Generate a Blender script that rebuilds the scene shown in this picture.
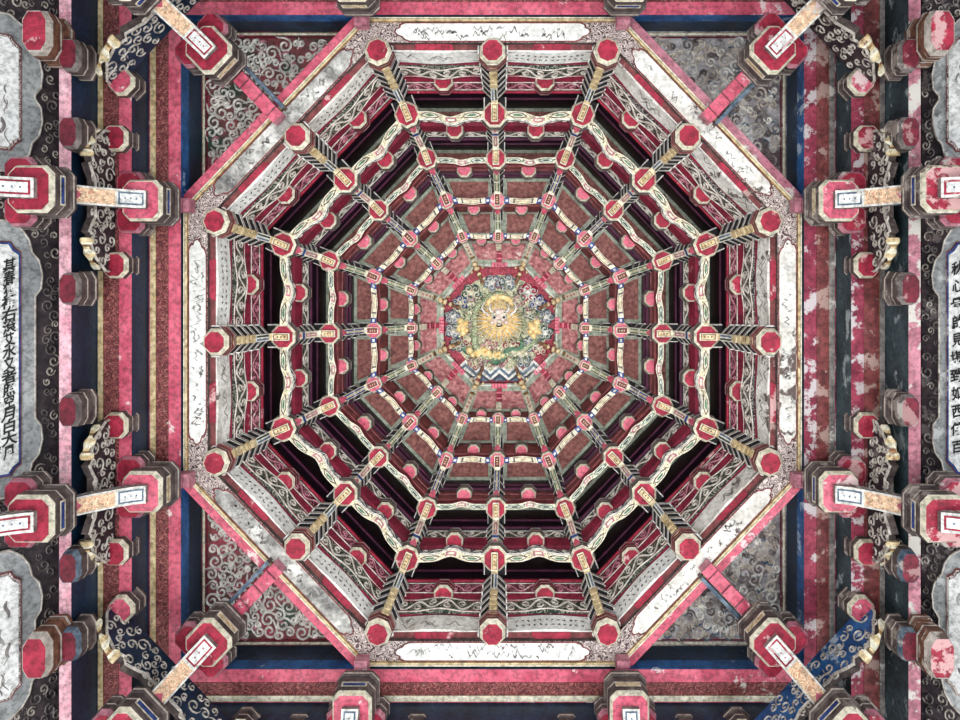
import bpy, bmesh, math, random
from mathutils import Vector, Matrix, noise as mnoise
for o in list(bpy.data.objects): bpy.data.objects.remove(o)
SC = bpy.context.scene
COL = SC.collection
EYE = 1.5                       # camera height above the temple floor
VPX, VPY, FPX = 515.0, 287.0, 700.0

# ---------------------------------------------------------------- camera, sky, light, exposure
cam_d = bpy.data.cameras.new('camera'); cam = bpy.data.objects.new('camera', cam_d); COL.objects.link(cam)
cam.location = (0, 0, EYE); cam.rotation_euler = (math.pi, 0, 0)
cam_d.sensor_width = 36; cam_d.lens = FPX / 960 * 36
cam_d.shift_x = (480 - VPX) / 960; cam_d.shift_y = (VPY - 360) / 960
cam_d.clip_end = 60
SC.camera = cam
W = bpy.data.worlds.new('hall_daylight'); SC.world = W; W.use_nodes = True
W.node_tree.nodes['Background'].inputs[0].default_value = (0.93, 0.97, 1.0, 1)
W.node_tree.nodes['Background'].inputs[1].default_value = 1.0
def area(name, loc, target, size, power, col=(1, 1, 1), spread=math.pi):
    l = bpy.data.lights.new(name, 'AREA'); l.shape = 'SQUARE'; l.size = size; l.energy = power; l.color = col; l.spread = spread
    o = bpy.data.objects.new(name, l); COL.objects.link(o); o.location = loc
    o.rotation_euler = (Vector(target) - Vector(loc)).to_track_quat('-Z', 'Y').to_euler()
area('courtyard_daylight', (3.6, 2.6, -0.6), (0, 0.3, 6.5), 2.6, 150, (0.97, 0.99, 1.0))
area('doorway_daylight', (-2.6, 3.4, -0.4), (0, 0.3, 6.5), 2.2, 100, (1, 0.97, 0.93))
area('dome_fill_light', (0.1, 0.1, -1.0), (-0.1, 0.3, 7), 1.2, 17, (1, 0.98, 0.95), 0.75)  # added fill from below, no actual lamp; brightens the dome centre
SC.view_settings.view_transform = 'Standard'; SC.view_settings.look = 'None'
SC.view_settings.gamma = 1; SC.view_settings.use_curve_mapping = False
SC.view_settings.exposure = 0.14

# ---------------------------------------------------------------- materials
def lin(c):
    return tuple(((v / 255) / 12.92 if v / 255 <= .04045 else ((v / 255 + .055) / 1.055) ** 2.4) for v in c) + (1,)
MATS = {}
def pm(name, c1, c2, scale=9, wear=.0, wc=(205, 200, 192), rough=.6, kind='noise', lines=4, width=.3, bump=.25, stretch=(1, 1, 1), spec=.35, gm=.52):
    m = bpy.data.materials.new(name); m.use_nodes = True; nt = m.node_tree; N = nt.nodes; L = nt.links
    b = N['Principled BSDF']; b.inputs['Roughness'].default_value = rough
    b.inputs['Specular IOR Level'].default_value = spec
    geo = N.new('ShaderNodeNewGeometry')
    mp = N.new('ShaderNodeMapping'); mp.inputs['Scale'].default_value = stretch
    L.new(geo.outputs['Position'], mp.inputs[0])
    n = N.new('ShaderNodeTexNoise'); n.inputs['Scale'].default_value = scale; n.inputs['Detail'].default_value = 4
    L.new(mp.outputs[0], n.inputs['Vector'])
    ramp = N.new('ShaderNodeValToRGB')
    src = n.outputs[0]
    if kind == 'noise':
        ramp.color_ramp.elements[0].position = .35; ramp.color_ramp.elements[1].position = .65
    elif kind == 'swirl':           # contour lines of a smooth noise read as painted scrolls
        n.inputs['Detail'].default_value = .6; n.inputs['Distortion'].default_value = .8
        mu = N.new('ShaderNodeMath'); mu.operation = 'MULTIPLY'; mu.inputs[1].default_value = lines * 3
        fr = N.new('ShaderNodeMath'); fr.operation = 'FRACT'
        L.new(src, mu.inputs[0]); L.new(mu.outputs[0], fr.inputs[0]); src = fr.outputs[0]
        e = ramp.color_ramp.elements
        e[0].position = 1 - width - .06; e[1].position = 1 - width
        x = e.new(.97); x.color = lin(c2); x = e.new(1.0); x.color = lin(c1)
    elif kind == 'cells':
        v = N.new('ShaderNodeTexVoronoi'); v.feature = 'DISTANCE_TO_EDGE'; v.inputs['Scale'].default_value = scale
        L.new(mp.outputs[0], v.inputs['Vector']); src = v.outputs['Distance']
        ramp.color_ramp.elements[0].position = width * .5; ramp.color_ramp.elements[1].position = width * .5 + .08
    L.new(src, ramp.inputs[0])
    ramp.color_ramp.elements[0].color = lin(c1); ramp.color_ramp.elements[1].color = lin(c2)
    if kind == 'swirl': ramp.color_ramp.elements[0].color = lin(c1); ramp.color_ramp.elements[1].color = lin(c2)
    out = ramp.outputs[0]
    # fine grime, everywhere
    g = N.new('ShaderNodeTexNoise'); g.inputs['Scale'].default_value = 38; g.inputs['Detail'].default_value = 6; g.inputs['Roughness'].default_value = .7
    L.new(geo.outputs['Position'], g.inputs['Vector'])
    gr = N.new('ShaderNodeMapRange'); gr.inputs[1].default_value = .36; gr.inputs[2].default_value = .56
    gr.inputs[3].default_value = gm; gr.inputs[4].default_value = 1.14
    L.new(g.outputs[0], gr.inputs[0])
    mm = N.new('ShaderNodeVectorMath'); mm.operation = 'SCALE'
    L.new(out, mm.inputs[0]); L.new(gr.outputs[0], mm.inputs['Scale']); out = mm.outputs[0]
    if wear > 0:                    # flaking paint: pale primer shows, more of it on the east side where rain blows in
        w = N.new('ShaderNodeTexNoise'); w.inputs['Scale'].default_value = 7; w.inputs['Detail'].default_value = 8; w.inputs['Roughness'].default_value = .68
        L.new(mp.outputs[0], w.inputs['Vector'])
        sx = N.new('ShaderNodeSeparateXYZ'); L.new(geo.outputs['Position'], sx.inputs[0])
        mr = N.new('ShaderNodeMapRange'); mr.inputs[1].default_value = .9; mr.inputs[2].default_value = 2.2
        mr.inputs[3].default_value = 0; mr.inputs[4].default_value = .13
        L.new(sx.outputs[0], mr.inputs[0])
        ad = N.new('ShaderNodeMath'); L.new(w.outputs[0], ad.inputs[0]); L.new(mr.outputs[0], ad.inputs[1])
        wr = N.new('ShaderNodeMapRange'); wr.inputs[1].default_value = .74 - wear; wr.inputs[2].default_value = .78 - wear
        L.new(ad.outputs[0], wr.inputs[0])
        mx = N.new('ShaderNodeMix'); mx.data_type = 'RGBA'; L.new(wr.outputs[0], mx.inputs[0]); L.new(out, mx.inputs[6]); mx.inputs[7].default_value = lin(wc)
        out = mx.outputs[2]
    L.new(out, b.inputs['Base Color'])
    if bump:
        bp = N.new('ShaderNodeBump'); bp.inputs['Strength'].default_value = bump; bp.inputs['Distance'].default_value = .01
        L.new(g.outputs[0], bp.inputs['Height']); L.new(bp.outputs[0], b.inputs['Normal'])
    MATS[name] = m
pm('red_paint', (136, 26, 50), (172, 42, 68), wear=.12, wc=(205, 160, 160))
pm('pink_paint', (188, 70, 96), (214, 102, 124), wear=.12, wc=(232, 205, 205), spec=.5, rough=.45)
pm('pale_pink', (214, 150, 165), (235, 190, 200), wear=.14, wc=(235, 230, 230))
pm('dull_pink', (160, 96, 112), (196, 132, 146), wear=.12)
pm('dark_red', (92, 22, 38), (124, 32, 52), wear=.08, wc=(160, 120, 120))
pm('brown_red', (96, 42, 44), (134, 66, 66), scale=16, wear=.10, wc=(170, 140, 132))
pm('brown_scroll', (104, 46, 50), (158, 98, 92), kind='swirl', scale=30, lines=2, width=.3, wear=.09)
pm('navy', (14, 34, 54), (30, 58, 86), scale=5, wear=.03, wc=(120, 140, 150), rough=.4, stretch=(2, .5, 1))
pm('worn_teal', (34, 48, 54), (66, 84, 90), scale=5, wear=.06, wc=(150, 160, 162), stretch=(2, .6, 1))
pm('worn_crimson', (120, 34, 58), (160, 62, 84), wear=.12, wc=(196, 186, 188))
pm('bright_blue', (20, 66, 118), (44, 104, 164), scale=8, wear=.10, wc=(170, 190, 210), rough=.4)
pm('slate_blue', (70, 90, 112), (120, 136, 150), scale=20, wear=.08)
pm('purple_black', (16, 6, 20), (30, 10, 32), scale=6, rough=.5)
pm('plum', (62, 16, 46), (88, 26, 62), scale=8)
pm('cream', (214, 206, 180), (236, 230, 210), scale=20, wear=.05, wc=(120, 100, 90))
pm('white_line', (206, 204, 198), (238, 236, 230), scale=24, wear=.06, wc=(130, 116, 108))
pm('gold', (190, 164, 120), (226, 208, 168), scale=26, wear=.08, wc=(130, 84, 60), rough=.45)
pm('gold_dark', (96, 70, 48), (168, 132, 84), scale=30, rough=.5)
pm('ivory_board', (196, 191, 183), (236, 234, 228), scale=9, gm=.7, wear=.13, wc=(92, 78, 74), bump=.5)
pm('ink_board', (214, 213, 208), (236, 236, 232), scale=7, wear=.09, wc=(150, 124, 116), gm=.78, bump=.4, kind='noise')
pm('ink_paint', (112, 110, 108), (218, 216, 210), kind='noise', scale=7, wear=.16, wc=(228, 228, 224), bump=.5)
pm('ink_wash', (126, 126, 124), (190, 190, 186), scale=22)
pm('link_paint', (92, 80, 66), (230, 218, 186), kind='swirl', scale=26, lines=2, width=.78)
pm('link_green', (66, 84, 66), (220, 216, 196), kind='swirl', scale=26, lines=2, width=.72)
pm('filigree', (30, 26, 30), (150, 142, 136), kind='swirl', scale=26, lines=2.2, width=.34)
pm('filigree_green', (28, 42, 34), (138, 134, 122), kind='swirl', scale=24, lines=2.2, width=.32)
pm('filigree_red', (88, 20, 42), (160, 116, 118), kind='swirl', scale=26, lines=2, width=.25)
pm('filigree_blue', (24, 36, 74), (170, 166, 160), kind='swirl', scale=24, lines=2.2, width=.32)
pm('crimson', (98, 16, 40), (132, 26, 54), wear=.09, wc=(150, 110, 112))
pm('diaper', (84, 62, 66), (204, 190, 184), kind='swirl', scale=34, lines=2.2, width=.55, wear=.06)
pm('green_grey', (142, 152, 136), (178, 184, 168), scale=10, wear=.08, wc=(80, 60, 60))
pm('brick_panel', (122, 66, 64), (160, 104, 96), scale=34, wear=.07, wc=(176, 134, 124))
pm('rose_panel', (156, 86, 92), (208, 148, 146), scale=30, wear=.14, wc=(222, 200, 196))
pm('green_scroll', (24, 42, 32), (60, 78, 58), scale=20, wear=.03)
pm('teal', (32, 70, 66), (80, 120, 112), scale=14, wear=.08)
pm('royal_blue', (26, 48, 110), (52, 84, 150), scale=14, wear=.05)
pm('scroll_line', (176, 166, 156), (214, 206, 196), scale=20, wear=.06, wc=(110, 92, 86))
pm('carved_grey', (104, 96, 96), (150, 142, 138), scale=16, wear=.06)
pm('black_paint', (16, 14, 18), (32, 28, 34), scale=10)
pm('wood_side', (66, 56, 56), (104, 92, 88), scale=14, wear=.10, wc=(150, 140, 132))
pm('wood_brown', (92, 60, 48), (132, 92, 72), scale=12, stretch=(1, 1, 5), wear=.07)
pm('plaque_white', (216, 216, 214), (236, 236, 234), scale=12, wear=.0, bump=.15)
pm('orange_panel', (214, 160, 128), (240, 214, 180), kind='swirl', scale=24, lines=4, width=.5, wear=.05)
pm('grey_plaque', (132, 134, 136), (172, 174, 174), scale=5, wear=.06, wc=(200, 202, 202), bump=.5)
pm('dark_carving', (36, 28, 36), (70, 56, 60), scale=16, wear=.06, wc=(120, 108, 108))
pm('spandrel_ground', (150, 54, 70), (44, 66, 54), scale=6, wear=.05, wc=(190, 150, 150))
pm('spandrel_worn', (112, 106, 108), (186, 184, 186), scale=9, wear=.14, wc=(86, 70, 76))
pm('ink', (20, 18, 20), (34, 30, 32))
pm('medallion_ground', (150, 40, 62), (184, 84, 98), kind='swirl', scale=24, lines=3, width=.3)
pm('dragon_green', (128, 146, 112), (206, 208, 176), kind='cells', scale=60, width=.25)
pm('dragon_ground', (128, 138, 108), (222, 216, 186), kind='swirl', scale=30, lines=2.5, width=.5)
pm('jade', (52, 104, 80), (104, 140, 112), scale=30)
pm('dragon_gold', (232, 194, 124), (250, 230, 178), scale=40, rough=.4)
pm('skin_pink', (226, 200, 188), (248, 230, 220), scale=30)
pm('roof_dark', (30, 24, 28), (44, 36, 38))

# ---------------------------------------------------------------- geometry helpers
AX, AY, ST = -0.128, 0.313, 1.05     # axis of the dome under which the photographer stands; the bay is a little longer than wide
TAN = math.tan(math.pi / 8)
def P(r, t, z, th):                  # radial, tangential, height above the eye, direction
    c, s = math.cos(th), math.sin(th)
    return Vector((AX + r * c - t * s, AY + ST * (r * s + t * c), EYE + z))
def rr(s, d): return s * d / FPX
def lerp(a, b, t): return a + (b - a) * t

class G:
    def __init__(s): s.V = []; s.F = []; s.M = []
    def face(s, pts, m):
        i = len(s.V); s.V += [tuple(p) for p in pts]; s.F.append(tuple(range(i, i + len(pts)))); s.M.append(m)
    def prism(s, bot, top, mb, ms, mt=None):
        s.face(bot, mb); s.face(top[::-1], mt or ms)
        n = len(bot)
        for i in range(n): s.face([bot[i], top[i], top[(i + 1) % n], bot[(i + 1) % n]], ms if isinstance(ms, str) else ms[i])
    def rings(s, rings, mats, closed=True, cap=None):
        for a, b, m in zip(rings, rings[1:], mats):
            n = len(a)
            for i in range(n if closed else n - 1): s.face([a[i], b[i], b[(i + 1) % n], a[(i + 1) % n]], m)
        if cap: s.face(rings[0], cap); s.face(rings[-1][::-1], cap)
    def merge(s, o): 
        i = len(s.V); s.V += o.V; s.F += [tuple(k + i for k in f) for f in o.F]; s.M += o.M
    def build(s, name, parent=None, frame=None, smooth=False):
        fr = frame if frame is not None else (parent['_f'] if parent is not None and '_f' in parent else None)
        M = FR[parent.name] if parent is not None else (frame or Matrix())
        inv = M.inverted()
        me = bpy.data.meshes.new(name); me.from_pydata([inv @ Vector(v) for v in s.V], [], s.F)
        used = []
        for m in s.M:
            if m not in used: used.append(m)
        for m in used: me.materials.append(MATS[m])
        for p, m in zip(me.polygons, s.M): p.material_index = used.index(m)
        bm = bmesh.new(); bm.from_mesh(me); bmesh.ops.remove_doubles(bm, verts=bm.verts, dist=2e-5)
        bmesh.ops.recalc_face_normals(bm, faces=bm.faces); bm.to_mesh(me); bm.free()
        if smooth: me.polygons.foreach_set('use_smooth', [True] * len(me.polygons))
        o = bpy.data.objects.new(name, me); COL.objects.link(o)
        if parent is not None: o.parent = parent; FR[o.name] = M
        else: o.matrix_world = M; FR[o.name] = M
        return o
FR = {}
def thing(name, label, cat, M=None, group=None):
    o = bpy.data.objects.new(name, None); COL.objects.link(o); M = M or Matrix(); o.matrix_world = M
    o.empty_display_size = .05; FR[o.name] = M
    o['label'] = label; o['category'] = cat
    if group: o['group'] = group
    return o
def frame_at(r, t, z, th): return Matrix.Translation(P(r, t, z, th)) @ Matrix.Rotation(th, 4, 'Z')

def box_rt(g, th, r0, r1, t0, t1, z0, z1, mb, ms=None):
    q = [(r0, t0), (r1, t0), (r1, t1), (r0, t1)]
    g.prism([P(r, t, z0, th) for r, t in q], [P(r, t, z1, th) for r, t in q], mb, ms or mb)

def octa(R, cx=0, cy=0, cut=.30, flat=1.0):    # chamfered square, R = half width
    a, c = R, R * (1 - 2 * cut)
    return [(cx + x * flat, cy + y) for x, y in ((a, -c), (a, c), (c, a), (-c, a), (-a, c), (-a, -c), (-c, -a), (c, -a))]
def bearing(g, th, r, t, z, R, h, face='red_paint', rim='cream', side='wood_side', cut=.3, phi=0, rimh=None, foot=.81, fx=1.0):
    """a dou: chamfered bearing block seen from below, small red foot, cream line round it, wider dark body above"""
    cf, sf = math.cos(phi), math.sin(phi); rimh = rimh or h * .26
    def lv(k, z): return [P(r + x * fx * cf - y * sf, t + x * fx * sf + y * cf, z, th) for x, y in octa(R * k, cut=cut)]
    A = lv(foot, z); A1 = lv(foot + .02, z - .003); B2 = lv(.985, z + rimh * .8); C = lv(1.0, z + rimh); D = lv(1.0, z + h * .78); E = lv(1.08, z + h * .8); F = lv(1.08, z + h)
    g.face(A, face)
    g.rings([A, A1, B2, C], [rim, rim, side]); g.rings([C, D], [side]); g.rings([D, E, F], [side, side]); g.face(F[::-1], side)
    # fine dark line and second pale edge on the body
    g.rings([lv(1.012, z + h * .46), lv(1.012, z + h * .52)], ['scroll_line'])
    g.rings([lv(1.09, z + h * .82), lv(1.09, z + h * .90)], ['scroll_line'])

def decal(g, Q, k, u0, u1, v0, v1, m):         # Q(u,v,h) surface map
    h = .0016 * k
    g.face([Q(u0, v0, h), Q(u1, v0, h), Q(u1, v1, h), Q(u0, v1, h)], m)
def quadmap(a, b, c, d):                        # a->b along u, a->d along v ; h away from the surface towards the viewer side
    n = (b - a).cross(d - a).normalized()
    if n.z > 0: n = -n
    def Q(u, v, h=0): return a.lerp(b, u).lerp(d.lerp(c, u), v) + n * h
    return Q
def outline(g, Q, k, u0, u1, v0, v1, wu, wv, m, fill):
    decal(g, Q, k, u0, u1, v0, v1, m); decal(g, Q, k + 1, u0 + wu, u1 - wu, v0 + wv, v1 - wv, fill)

def ribbon(g, pts, w, F, h, m, taper=True):
    """a raised carved line: pts in the plane of F(x,y,h)"""
    n = len(pts); rows = []
    for i, (x, y) in enumerate(pts):
        x0, y0 = pts[max(i - 1, 0)]; x1, y1 = pts[min(i + 1, n - 1)]
        dx, dy = x1 - x0, y1 - y0; l = math.hypot(dx, dy) or 1; nx, ny = -dy / l, dx / l
        k = w * .5 * (1 - .55 * abs(2 * i / (n - 1) - 1) ** 3 if taper else 1)
        rows.append((F(x - nx * k, y - ny * k, .0005), F(x, y, h), F(x + nx * k, y + ny * k, .0005)))
    for a, b in zip(rows, rows[1:]):
        g.face([a[0], b[0], b[1], a[1]], m); g.face([a[1], b[1], b[2], a[2]], m)
def spiral(cx, cy, R, a0, sgn, turns=1.25, n=14, inner=.18):
    return [(cx + R * lerp(1, inner, i / n) * math.cos(a0 + sgn * turns * 2 * math.pi * i / n),
             cy + R * lerp(1, inner, i / n) * math.sin(a0 + sgn * turns * 2 * math.pi * i / n)) for i in range(n + 1)]
def vine(g, F, L, H, lam, w, h, m, phase=0):
    """running scroll: a waving stem with a curl in each bend"""
    n = max(2, round(L / lam * 2)); lam = 2 * L / n
    N = n * 7
    ribbon(g, [(L * i / N, H * (.5 + .30 * math.sin(2 * math.pi * L * i / N / lam + phase))) for i in range(N + 1)], w, F, h, m, False)
    for k in range(n):
        cx = (k + .5 - phase / math.pi) * lam / 2
        if cx < lam * .2 or cx > L - lam * .2: continue
        up = 1 if k % 2 == 0 else -1
        R = min(H * .26, lam * .19)
        cy = H * (.5 - .14 * up)
        ribbon(g, spiral(cx, cy, R, math.pi * .5 * up, -up, 1.3, 9), w * .9, F, h, m)

def subdiv_profile(pts, k=2): return pts

# ---- sweep of a section (r,z) along one bay of the octagon ring
def bay_map(th, sg, hw):
    def B(r, u, z, dr=0):
        t = lerp(hw, (r + 0) * TAN - hw * .92, u)
        return P(r + dr, sg * t, z, th)
    return B
def sweep(g, B, sec, mats, n=1, dr=lambda u: 0, dz=lambda u: 0, cap='dark_red'):
    us = [i / n for i in range(n + 1)]
    rows = [[B(r, u, z + dz(u), dr(u)) for r, z in sec] for u in us]
    m = len(sec)
    for a, b in zip(rows, rows[1:]):
        for i in range(m):
            g.face([a[i], b[i], b[(i + 1) % m], a[(i + 1) % m]], mats[i] if i < len(mats) else cap)
    g.face(rows[0], cap); g.face(rows[-1][::-1], cap)
def hump(u, c=.5, w=.24): return math.exp(-((u - c) / w) ** 2 * 1.4)

SIDES = ['right', 'lower right', 'bottom', 'lower left', 'left', 'upper left', 'top', 'upper right']
HALF = {0: ('lower', 'upper'), 1: ('lower', 'upper'), 2: ('left', 'right'), 3: ('upper', 'lower'), 4: ('upper', 'lower'), 5: ('upper', 'lower'), 6: ('right', 'left'), 7: ('lower', 'upper')}
def bayname(j, sg): return f"{HALF[j][0 if sg > 0 else 1]} half of the {SIDES[j]} side"

# ring data: node apothem s(px at depth d), shell heights
NODE = [(rr(275, 4.0), 4.0), (rr(212, 4.4), 4.4), (rr(167, 4.7), 4.7), (rr(124, 5.05), 5.05), (rr(87, 5.35), 5.35)]
BR = [.080, .077, .069, .059, .048]
WALL = [rr(234, 4.42), rr(186, 4.7), rr(151, 4.92), .86, .65]
CEIL = [4.85, 5.10, 5.17, 5.45, 5.60]
RINGN = ['outermost', 'second', 'third', 'innermost']

# ---------------------------------------------------------------- setting: unseen slab and walls, added to block light leaks
g = G()
box_rt(g, 0, -4.2, 4.2, -4.2, 4.2, 6.3, 6.4, 'roof_dark')
o = g.build('ceiling'); o['kind'] = 'structure'
for nm, th in (('right', 0), ('back', math.pi / 2), ('left', math.pi), ('front', -math.pi / 2)):
    g = G(); box_rt(g, th, 3.1, 3.2, -3.2, 3.2, 3.0, 6.3, 'roof_dark'); o = g.build('wall_' + nm); o['kind'] = 'structure'

# ---------------------------------------------------------------- ceiling boards between the rings
def board_panel(j, i):
    th = j * math.pi / 4
    z = CEIL[i]; r0 = WALL[i] + .012; r1 = WALL[i + 1] + .02 if i < 3 else WALL[4] + .02
    if i == 3: r1 = WALL[4] + .02
    for sg in (1, -1):
        root = thing('coffer_panel', f"brick-red ceiling panel outside the {RINGN[i]} ring of arms, {bayname(j, sg)}",
                     'ceiling panel', frame_at(r0, 0, z, th), 'coffer panels of the dome')
        B = bay_map(th, sg, .020)
        g = G(); sweep(g, B, [(r1, z + .012), (r0, z + .012), (r0, z + .03), (r1, z + .03)], ['brick_panel'] * 4)
        g.build('panel', root)
        g = G(); w = .034 if i < 3 else .030
        def ring(rr_, u0, u1, zz): return [B(rr_[0], u0, zz), B(rr_[1], u0, zz), B(rr_[1], u1, zz), B(rr_[0], u1, zz)]
        L = r0 * TAN; du = (w + .022) / L
        outer = lambda zz: [B(r1, 0, zz), B(r0, 0, zz), B(r0, 1, zz), B(r1, 1, zz)]
        inner = lambda zz: [B(r1 + w, du * 1.2, zz), B(r0 - w, du, zz), B(r0 - w, 1 - du, zz), B(r1 + w, 1 - du * 1.2, zz)]
        g.rings([inner(z + .013), inner(z), outer(z), outer(z + .013)], ['green_grey'] * 3)
        g.build('border', root)
for j in range(8):
    for i in range(4): board_panel(j, i)

# sloping innermost panels, one to each side, with a notched red tab
for j in range(8):
    th = j * math.pi / 4
    root = thing('coffer_panel', f"worn rose-pink sloping panel next to the dragon medallion, {SIDES[j]} side", 'ceiling panel', frame_at(.6, 0, 5.6, th), 'rose panels round the medallion')
    r0, z0, r1, z1 = .66, 5.60, .485, 5.73
    def C(r, v, z, k=1.0): return P(r, v * r * TAN * k, z, th)
    g = G(); q = [C(r1, -1, z1), C(r1, 1, z1), C(r0, 1, z0), C(r0, -1, z0)]
    g.prism(q, [p + Vector((0, 0, .03)) for p in q], 'rose_panel', 'rose_panel'); g.build('panel', root)
    def lv(a, b, k, dz): 
        return [C(lerp(r1, r0, a), -k, lerp(z1, z0, a) + dz), C(lerp(r1, r0, a), k, lerp(z1, z0, a) + dz), C(lerp(r1, r0, b), k, lerp(z1, z0, b) + dz), C(lerp(r1, r0, b), -k, lerp(z1, z0, b) + dz)]
    g = G(); g.rings([lv(.14, .84, .84, 0), lv(.14, .84, .84, -.012), lv(0, 1, 1, -.012), lv(0, 1, 1, 0)], ['green_grey'] * 3); g.build('border', root)
    # rim board with notched red tab
    g = G(); q = [C(.455, -1, 5.735), C(.455, 1, 5.735), C(.485, 1, 5.725), C(.485, -1, 5.725)]
    g.prism(q, [p + Vector((0, 0, .06)) for p in q], 'green_grey', 'dark_red')
    Q = quadmap(C(.456, -1, 5.735), C(.456, 1, 5.735), C(.485, 1, 5.725), C(.485, -1, 5.725))
    decal(g, Q, 1, .05, .95, .35, .6, 'white_line')
    g.build('rim', root)
    g = G()
    for k in range(5): box_rt(g, th, .452, .495, -.062 + k * .026, -.042 + k * .026, 5.712, 5.74, 'pink_paint', 'red_paint')
    box_rt(g, th, .454, .49, -.062, .064, 5.718, 5.745, 'red_paint', 'dark_red')
    g.build('notched_block', root)

# ---------------------------------------------------------------- tier boards (the stepped walls of the dome)
def tier(j, sg, i):
    th = j * math.pi / 4
    r_, z_ = NODE[i]
    bn = bayname(j, sg)
    hw = [.055, .05, .045, .04, .036][i]
    B = bay_map(th, sg, hw)
    root = thing('bracket_tier', (f"scroll-carved boards against the octagon frame, {bn}" if i == 0 else
                 f"red boards with small block inside the {RINGN[i-1]} ring, {bn}"), 'bracket tier', frame_at(r_, 0, z_, th), 'board tiers of the dome')
    def face(name, s0, d0, s1, d1, mat, thick=.03, wave=None, lines=None, vmat=None, lam=.11, n=1, edge=None):
        r0, r1 = rr(s0, d0), rr(s1, d1)
        g = G()
        f = wave or (lambda u: 0)
        n = 14 if wave else n
        sweep(g, B, [(r0, d0), (r1, d1), (r1 + thick, d1), (r0 + thick, d0)], [mat, mat, mat, edge or mat], n, dr=f)
        o = g.build(name, root)
        L = r0 * TAN - 2 * hw; H = math.hypot(r0 - r1, d0 - d1)
        nrm = Vector((-(d1 - d0), 0, (r1 - r0))).normalized()
        def F(x, y, h): 
            u = x / L; v = y / H
            return B(lerp(r0, r1, v) - abs(d1 - d0) / H * h, u, lerp(d0, d1, v) - abs(r1 - r0) / H * h, f(u))
        return o, F, L, H
    vmap = ('scroll_line',)
    if i == 0:
        face('backing_strip', 285, 4.03, 277, 4.05, 'brown_red', .03)
        g = G()      # the red middle of the broken strip
        sweep(g, B, [(rr(284, 4.022), 4.022), (rr(278, 4.04), 4.04), (rr(278, 4.04), 4.06), (rr(284, 4.022), 4.06)], ['pink_paint'] * 4)
        # keep the middle third only
        g = G(); a, b = .33, .68
        q = [B(rr(284.5, 4.022), a, 4.022), B(rr(284.5, 4.022), b, 4.022), B(rr(277.5, 4.04), b + .03, 4.04), B(rr(277.5, 4.04), a - .03, 4.04)]
        g.prism(q, [p + Vector((0, 0, .02)) for p in q], 'red_paint', 'red_paint'); g.build('red_inset', root)
        w = lambda u: -.016 * hump(u, .5, .4)
        worn = j in (0, 7)
        o, F, L, H = face('inscription_board', 277, 4.05, 265, 4.17, 'ivory_board' if (worn or (j + sg) % 3 == 0) else 'ink_board', wave=w)
        g = G()
        ribbon(g, [(L * .05, H * .12), (L * .95, H * .12)], .006, F, .003, 'wood_side', False)
        ribbon(g, [(L * .05, H * .88), (L * .95, H * .88)], .006, F, .003, 'wood_side', False)
        if (j, sg) in ((6, 1), (5, 1), (3, 1), (3, -1), (5, -1), (1, 1), (2, -1), (4, 1)):
            rnd = random.Random(j * 7 + sg)
            cols = 12
            for c in range(cols):          # tiny brushed characters, two rows
                for rw in range(2):
                    cx = L * (.12 + .76 * (c + .5) / cols); cy = H * (.34 + .32 * rw); s = .013
                    for k in range(3):
                        a = rnd.choice((0, 0, 1.57, .8, 2.3)); ox, oy = rnd.uniform(-s, s) * .5, rnd.uniform(-s, s) * .5
                        ribbon(g, [(cx + ox - s * .55 * math.cos(a), cy + oy - s * .55 * math.sin(a)), (cx + ox + s * .55 * math.cos(a), cy + oy + s * .55 * math.sin(a))], .0042, F, .002, 'ink', False)
        else:
            rnd = random.Random(j * 11 + sg)
            for k in range(5):             # a sketched landscape in ink
                x = L * rnd.uniform(.1, .8); y = H * rnd.uniform(.25, .7)
                ribbon(g, [(x + q * .014, y + H * .16 * math.sin(q * 1.3 + k)) for q in range(7)], .005, F, .002, 'wood_side')
        g.build('inscription', o)
        face('red_board', 266, 4.165, 258, 4.20, 'crimson')
        w2 = lambda u: -.020 * hump(u, .5, .22)
        o, F, L, H = face('carved_board', 260, 4.185, 250, 4.29, 'filigree_green' if j not in (0, 7) else 'filigree', wave=w2)
        g = G(); vine(g, F, L, H, .17, .012, .008, 'scroll_line')
        for y in (.03, .97): ribbon(g, [(L * q / 14, H * y) for q in range(15)], .008, F, .006, 'scroll_line', False)
        g.build('scrollwork', o)
        face('red_board', 250.5, 4.28, 243, 4.33, 'crimson')
        o, F, L, H = face('carved_board', 243.5, 4.325, 235, 4.42, 'filigree_red')
        g = G(); vine(g, F, L * .94, H, .15, .010, .007, 'dull_pink', .4)
        for y in (.04, .96): ribbon(g, [(L * .02, H * y), (L * .98, H * y)], .006, F, .005, 'scroll_line', False)
        g.build('scrollwork', o)
        uc = .5; rb, zb, R = rr(246, 4.29), 4.29, .060
        shaft0 = 4.42
    else:
        lk = [None, (200, 4.5, 193, 4.60), (158, 4.78, 152, 4.92), (117.5, 5.12, 111, 5.28), (84.5, 5.4, 82, 5.5)][i]
        face('red_board', *lk, 'crimson' if i < 2 else 'brown_red')
        if i == 1:
            o, F, L, H = face('carved_board', 194, 4.595, 188, 4.70, 'filigree_green' if j % 2 == 0 else 'filigree')
            g = G(); vine(g, F, L * .94, H, .15, .011, .007, 'scroll_line', .4)
            for y in (.04, .96): ribbon(g, [(L * .02, H * y), (L * .98, H * y)], .007, F, .005, 'scroll_line', False)
            g.build('scrollwork', o)
        if i == 2:
            o, F, L, H = face('carved_board', 155, 4.86, 151, 4.94, 'dark_red')
            g = G(); 
            for y in (.04, .96): ribbon(g, [(L * .02, H * y), (L * .98, H * y)], .006, F, .005, 'dull_pink', False)
            g.build('moulding', o)
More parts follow.
